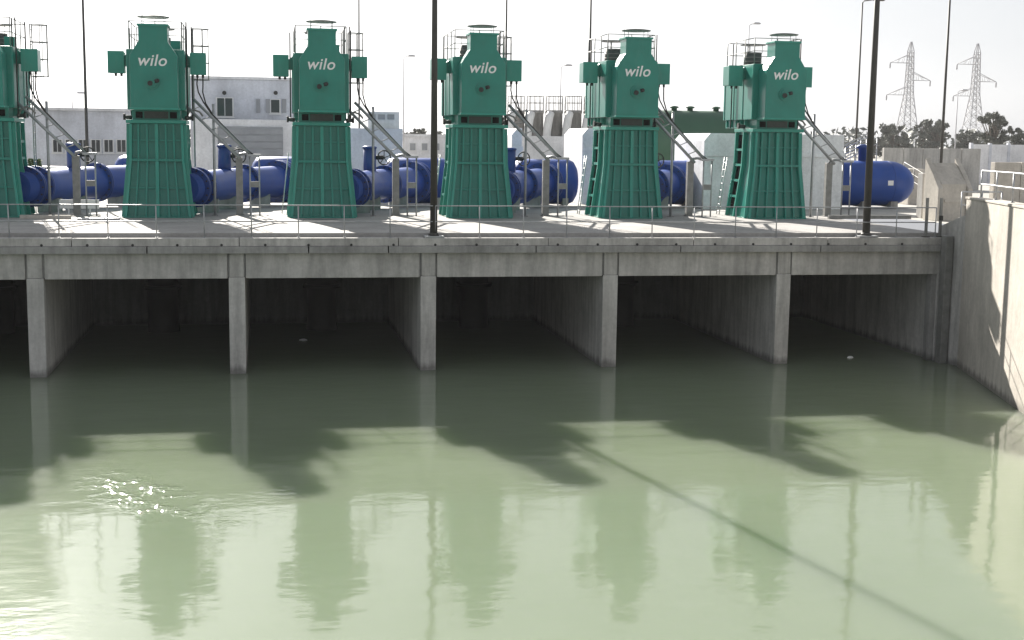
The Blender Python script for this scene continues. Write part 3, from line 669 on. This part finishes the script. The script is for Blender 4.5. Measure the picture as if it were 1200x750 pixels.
# big green horizontal tank
p, q = at(762, 128, 34), at(905, 128, 34); gr_ = 1.75
gt = thing('green_tank', 'big dull green horizontal tank behind the two pumps nearest the wall', 'tank', (p.x, 34+gr_, gz)); hc = p.z-gz-gr_
MB().revolve((-0.4, 0, hc), (q.x-p.x, 0, hc), [(0, .3), (.1, .9), (.3, 1.35), (.6, 1.62), (.9, gr_), (q.x-p.x, gr_), (q.x-p.x+.3, 1.3), (q.x-p.x+.45, .4)], 36).build('shell', 'green_tank_paint', gt)
for xx in (800, 819, 850): u_ = at(xx, 128, 34).x-p.x; MB().revolve((u_, 0, hc+gr_-.05), (u_, 0, hc+gr_+.3), [(0, .18), (.2, .18), (.2, .28), (.28, .28), (.33, .1)], 14).build('manhole', 'green_tank_paint', gt)
for xx in (790, 850, 890): u_ = at(xx, 128, 34).x-p.x; box(u_-.2, u_+.2, -1.0, 1.0, 0, max(.3, hc-1.2)).build('cradle', 'concrete', gt)

# parked cars behind the blue pipe
def car(label, x, y, rz, mat='white_paint'):
    t = thing('parked_car', label, 'car', (x, y, gz), 'white cars parked before the low building', rz)
    bodyp = [(-2.15, .35), (2.15, .35), (2.2, .7), (2.05, .92), (1.05, 1.02), (.55, 1.52), (-1.25, 1.56), (-1.95, 1.02), (-2.2, .95)]
    MB().prism_y(bodyp, -.85, .85).build('body', mat, t, 0.08)
    for s in (-1, 1):
        yy = s*.862; lo, hi = min(yy, s*.84), max(yy, s*.84)
        MB().prism_y([(.05, 1.04), (.88, 1.04), (.48, 1.44), (.05, 1.46)], lo, hi).build('window', 'window_dark', t)
        MB().prism_y([(-1.55, 1.06), (-.05, 1.04), (-.05, 1.46), (-1.15, 1.47)], lo, hi).build('window', 'window_dark', t)
        for x_ in (-1.35, 1.35):
            wv = MB().cyl((x_, s*.66, .33), (x_, s*.87, .33), .33, None, 20).build('wheel', 'rubber', t); MB().cyl((x_, s*.86, .33), (x_, s*.885, .33), .2, None, 14).build('rim', 'galvanised', wv)
        box(2.12, 2.215, min(s*.5, s*.78), max(s*.5, s*.78), .68, .82).build('headlight', 'galvanised', t); box(-2.215, -2.12, min(s*.55, s*.8), max(s*.55, s*.8), .75, .95).build('tail_light', 'dark_steel', t)
    MB().hexa([(1.02, -.7, 1.05), (1.07, -.7, 1.05), (1.07, .7, 1.05), (1.02, .7, 1.05), (.60, -.66, 1.47), (.65, -.66, 1.47), (.65, .66, 1.47), (.60, .66, 1.47)]).build('windscreen', 'window_dark', t)
    return t
q = at(66, 190, 33); car('white parked car with rounded roof behind the left blue pipe', q.x, 33, 0.15)
q = at(122, 190, 33); car('white parked car standing nose-on beside the first parked car', q.x, 33.5, 1.3)

# ------------------------------------------------------------------ right side: concrete chute, walls
def local(o): return o
cx = at(1117, 240, 9); t = thing('concrete_chute', 'concrete chute block with two raised sloping cheek walls beyond the gate posts', 'concrete block', (cx.x, 9, gz))
zt = at(1113, 188, 9).z-gz; zf = at(1113, 213, 9).z-gz; wv = (at(1136, 200, 9).x-at(1099, 200, 9).x)/2
MB().prism_x([(0, 0), (1.1, 0), (1.1, zt-.12), (0, zf-.1)], -wv+.15, wv-.15).build('ramp_body', 'concrete_light', t, 0.02)
for s in (-1, 1):
    xa, xb = sorted((s*(wv-.148), s*(wv+.06))); MB().prism_x([(-.15, 0), (1.2, 0), (1.2, zt+.1), (.4, zf+.30), (-.15, zf-.30)], xa, xb).build('cheek_wall', 'concrete_light', t, 0.02)
box(-wv+.3, wv-.3, -.06, -.003, zf*.48, zf*.55).build('ledge', 'concrete_light', t)
p = at(1066, 198, 24); q = at(1084, 198, 24); tag(box(p.x, q.x, 24, 26, gz, p.z).build('concrete_plinth', 'concrete_light', None, .02), 'small pale concrete plinth just behind the blue dome end', 'plinth')
p = at(1082, 203, 11); q = at(1091, 203, 11); tag(box(p.x, q.x, 11, 11.5, gz, p.z).build('concrete_column', 'concrete', None, .02), 'short grey concrete column between the plinth and the chute block', 'column')
for nm, lab, x0_, x1_, yt, Y, mat in (('retaining_wall', 'low pale concrete wall behind the railing of the channel wall', 1166, 1290, 190, 14, 'concrete_light'),):
    p = at(x0_, yt, Y); q = at(x1_, yt, Y); t = thing(nm, lab, 'wall', (p.x, Y, gz)); L = q.x-p.x
    n = 4
    for k in range(n): box(L*k/n+.015, L*(k+1)/n-.015, 0, .4, 0, p.z-gz+random.uniform(-.01, .01)).build('wall_panel', mat, t, .015)
p = at(1139, 169, 62); q = at(1290, 169, 62); t = thing('boundary_wall', 'white paneled boundary wall under the trees', 'wall', (p.x, 62, gz)); L = q.x-p.x; n = 7
for k in range(n):
    box(L*k/n+.12, L*(k+1)/n-.12, 0, .25, 0, p.z-gz).build('wall_panel', 'render_white', t, .02); box(L*k/n-.12, L*k/n+.115, -.06, .3, 0, p.z-gz+.12).build('pillar', 'render_grey', t, .02)
p = at(1036, 173, 48); q = at(1150, 173, 48); t = thing('grey_fence_wall', 'long low grey wall beyond the blue dome end, before the trees', 'wall', (p.x, 48, gz)); L = q.x-p.x
for k in range(5): box(L*k/5+.02, L*(k+1)/5-.02, 0, .3, 0, p.z-gz+random.uniform(-.02, .02)).build('wall_panel', 'concrete', t, .02)
railing('path_railing', 'sloping thin grey railing behind the chute block', [(at(1060, 190, 22).x, 22, gz+1.3), (at(1098, 190, 18).x, 18, gz+.4)], 1.1, 3, 1.2, 'galvanised_dull', .025)
railing('walkway_railing', 'pale railing between the chute block and the channel wall', [(at(1128, 215, 6).x, 6, gz+.3), (at(1175, 215, 6).x, 6, gz+.3)], 1.1, 2, 1.1, 'galvanised', .03)

# ------------------------------------------------------------------ lattice pylons
def pylon(label, px_top, px_base, Y):
    tp = at(*px_top, Y); H = tp.z-gz; cx_ = tp.x
    t = thing('lattice_pylon', label, 'pylon', (cx_, Y, gz), 'lattice power pylons'); r = 0.075*Y/220
    prof = [(0, .115*H), (.28*H, .062*H), (.55*H, .030*H), (.92*H, .020*H), (H, .004*H)]
    def hw(z):
        for (z0, h0), (z1, h1) in zip(prof[:-1], prof[1:]):
            if z <= z1: return h0+(h1-h0)*(z-z0)/(z1-z0)
        return .004*H
    for sx in (-1, 1):
        for sy in (-1, 1): MB().tube([(sx*h, sy*h, z) for z, h in prof], r*1.3, 5).build('leg', 'far_steel', t)
    m = MB(); zs = [0, .10, .19, .28, .36, .43, .49, .55, .60, .65, .70, .75, .80, .85, .92]
    for z0, z1 in zip(zs[:-1], zs[1:]):
        z0 *= H; z1 *= H; a, b = hw(z0), hw(z1)
        for s in (-1, 1):
            m.tube([(-a, s*a, z0), (b, s*b, z1)], r*.7, 4).tube([(a, s*a, z0), (-b, s*b, z1)], r*.7, 4)
            m.tube([(s*a, -a, z0), (s*b, b, z1)], r*.7, 4).tube([(s*a, a, z0), (s*b, -b, z1)], r*.7, 4)
            m.tube([(-b, s*b, z1), (b, s*b, z1)], r*.6, 4)
    m.build('bracing', 'far_steel', t)
    for s, z, L in ((-1, .815, .19), (1, .665, .20), (-1, .535, .21)):
        z *= H; L *= H; a = hw(z); m = MB()
        for sy in (-1, 1):
            m.tube([(s*a, sy*a, z), (s*L, 0, z)], r*.9, 4).tube([(s*a, sy*a, z+.07*H), (s*L, 0, z)], r*.9, 4)
            for k in (.3, .6): m.tube([(s*(a+(L-a)*k), sy*a*(1-k), z), (s*(a+(L-a)*k*.8), sy*a*(1-k*.8), z+.07*H*(1-k*.8))], r*.6, 4)
        ar_ = m.build('cross_arm', 'far_steel', t)
        MB().revolve((s*L, 0, z), (s*L, 0, z-.05*H), [(0, r), (.01*H, r*2), (.045*H, r*2), (.05*H, r)], 8).build('insulator', 'far_steel', ar_)
    return t
pylon('pale steel lattice pylon rising from trees behind the blue vessel', (1068, 49), (1060, 187), 370)
pylon('pale steel lattice pylon rising behind the boundary wall trees', (1146, 51), (1132, 187), 385)

# ------------------------------------------------------------------ trees and bushes
def tree(label, px_c, Y, wpx, hpx, group='trees beyond the works', leafs=4200, name='broadleaf_tree', mat='leaf', leaf=None):
    c = at(*px_c, Y); k = (Y+45)/CAM['f']; leaf = leaf or 1.9*k; W, H = wpx*k, hpx*k
    t = thing(name, label, 'tree' if name.endswith('tree') else 'bush', (c.x, Y, gz), group); zc = c.z-gz
    br = MB(); br.tube([(0, 0, 0), (.1*W*random.uniform(-1, 1)*.4, 0, zc*.45), (.06*W*random.uniform(-1, 1), 0, zc)], [.045*W+.08, .03*W+.06, .02*W], 8)
    blobs = []
    for i in range(44):
        a = random.uniform(0, 2*math.pi); rr = .52*random.random()**.5
        q = Vector((math.cos(a)*rr*W, math.sin(a)*rr*W*.8, zc+random.uniform(-.46, .44)*H))
        q.x *= 1-.5*max(0, (q.z-zc)/H); blobs.append((q, random.uniform(.05, .15)*min(W, H*1.2)))
        br.tube([(0, 0, max(.2, zc*.5)), (q.x*.5, q.y*.5, (zc*.6+q.z)/2), tuple(q)], [.02*W+.03, .014*W+.02, .01*W], 5)
    br.build('trunk', 'bark', t)
    m = MB()
    for i in range(leafs):
        q, r = random.choice(blobs); d = Vector((random.gauss(0, 1), random.gauss(0, 1), random.gauss(0, .8))); d = d.normalized()*r*random.random()**.4
        p = q+d; p.z = max(.1, p.z); n = Vector((random.gauss(0, 1), random.gauss(0, 1), random.gauss(0, 1)+.5)).normalized(); u = n.orthogonal().normalized(); u.rotate(Matrix.Rotation(random.random()*6.28, 3, n)); v = n.cross(u)
        s = leaf*random.uniform(.6, 1.3); b = len(m.v)
        m.v += [tuple(p-u*s), tuple(p+v*s*.45), tuple(p+u*s), tuple(p-v*s*.45)]; m.face((b, b+1, b+2, b+3))
    m.build('crown', mat, t); return t
tree('grey-green tree standing under the pylon behind the blue vessel', (1048, 163), 260, 36, 34)
tree('tall slim tree between the pylon and the slim light pole', (1082, 158), 270, 22, 40)
tree('round grey-green tree beside the slim light pole before the pylons', (1098, 160), 250, 34, 40)
tree('low tree at the foot of the second pylon', (1133, 168), 240, 30, 30)
tree('tall dark tree standing above the white boundary wall', (1163, 155), 170, 36, 50, leafs=5200)
tree('dark tree overhanging the boundary wall at its far end', (1192, 166), 165, 26, 40)
tree('low dark tree behind the stair rails of the blue vessel', (1025, 172), 270, 26, 22)
tree('small distant tree above the distant low white building', (491, 158), 220, 18, 14, leafs=900)
tree('low scrubby green bush beside the parked cars', (41, 194), 30, 14, 14, None, 700, 'green_bush', 'leaf_bush', .12)
tw = MB()
for k in range(330):
    x = -60+k*1.2+random.uniform(-1, 1); Y = 300+random.uniform(-15, 15); h = random.uniform(3, 5.5) if x < 130 else random.uniform(4, 8.5)
    for i in range(26):
        p = Vector((x+random.gauss(0, 1.6), Y+random.gauss(0, 1.5), gz+random.uniform(.2, 1)*h)); u = Vector((random.gauss(0, 1), random.gauss(0, 1), random.gauss(0, 1))).normalized(); v = u.orthogonal().normalized(); s = random.uniform(.6, 1.3); b = len(tw.v)
        tw.v += [tuple(p-u*s), tuple(p+v*s*.6), tuple(p+u*s), tuple(p-v*s*.6)]; tw.face((b, b+1, b+2, b+3))
tag(tw.build('distant_woodland', 'leaf'), 'pale distant band of trees along the horizon', 'trees', None, 'stuff')

# floating scraps under the deck
for k, (x, y, lab) in enumerate(((8.9, 7.4, 'pale scrap of foam floating deep inside the second bay'), (29.2, 1.0, 'small scrap floating beside the pier nearest the channel wall'))):
    m = MB(); rr = [random.uniform(.08, .2) for _ in range(9)]
    for z, f in ((-.03, 1), (.03, .9), (.06, .5)):
        for i in range(9): m.v.append((math.cos(i*.698)*rr[i]*f, math.sin(i*.698)*rr[i]*f*.7, z+random.uniform(-.01, .01)))
    for j in range(2):
        for i in range(9): m.face((j*9+i, j*9+(i+1) % 9, j*9+9+(i+1) % 9, j*9+9+i))
    m.face(range(18, 27)); m.face(range(8, -1, -1))
    tag(m.build('floating_scrap', 'white_paint', None, 0, (x, y, 0)), lab, 'debris', 'scraps floating on the water')
# ------------------------------------------------------------------ thin haze in the air
hm = bpy.data.materials.new('haze'); hm.use_nodes = True; hn = hm.node_tree; hn.nodes.clear()
pv = hn.nodes.new('ShaderNodeVolumePrincipled'); pv.inputs['Density'].default_value = 0.00018; pv.inputs['Color'].default_value = (0.95, 0.96, 0.98, 1); pv.inputs['Anisotropy'].default_value = 0.0
ho_ = hn.nodes.new('ShaderNodeOutputMaterial'); hn.links.new(pv.outputs[0], ho_.inputs['Volume']); M['haze'] = hm
hb = box(-600, 700, -95, 900, -2.6, 48).build('haze', 'haze'); tag(hb, 'thin pale haze filling the air over the works', 'haze', None, 'stuff')
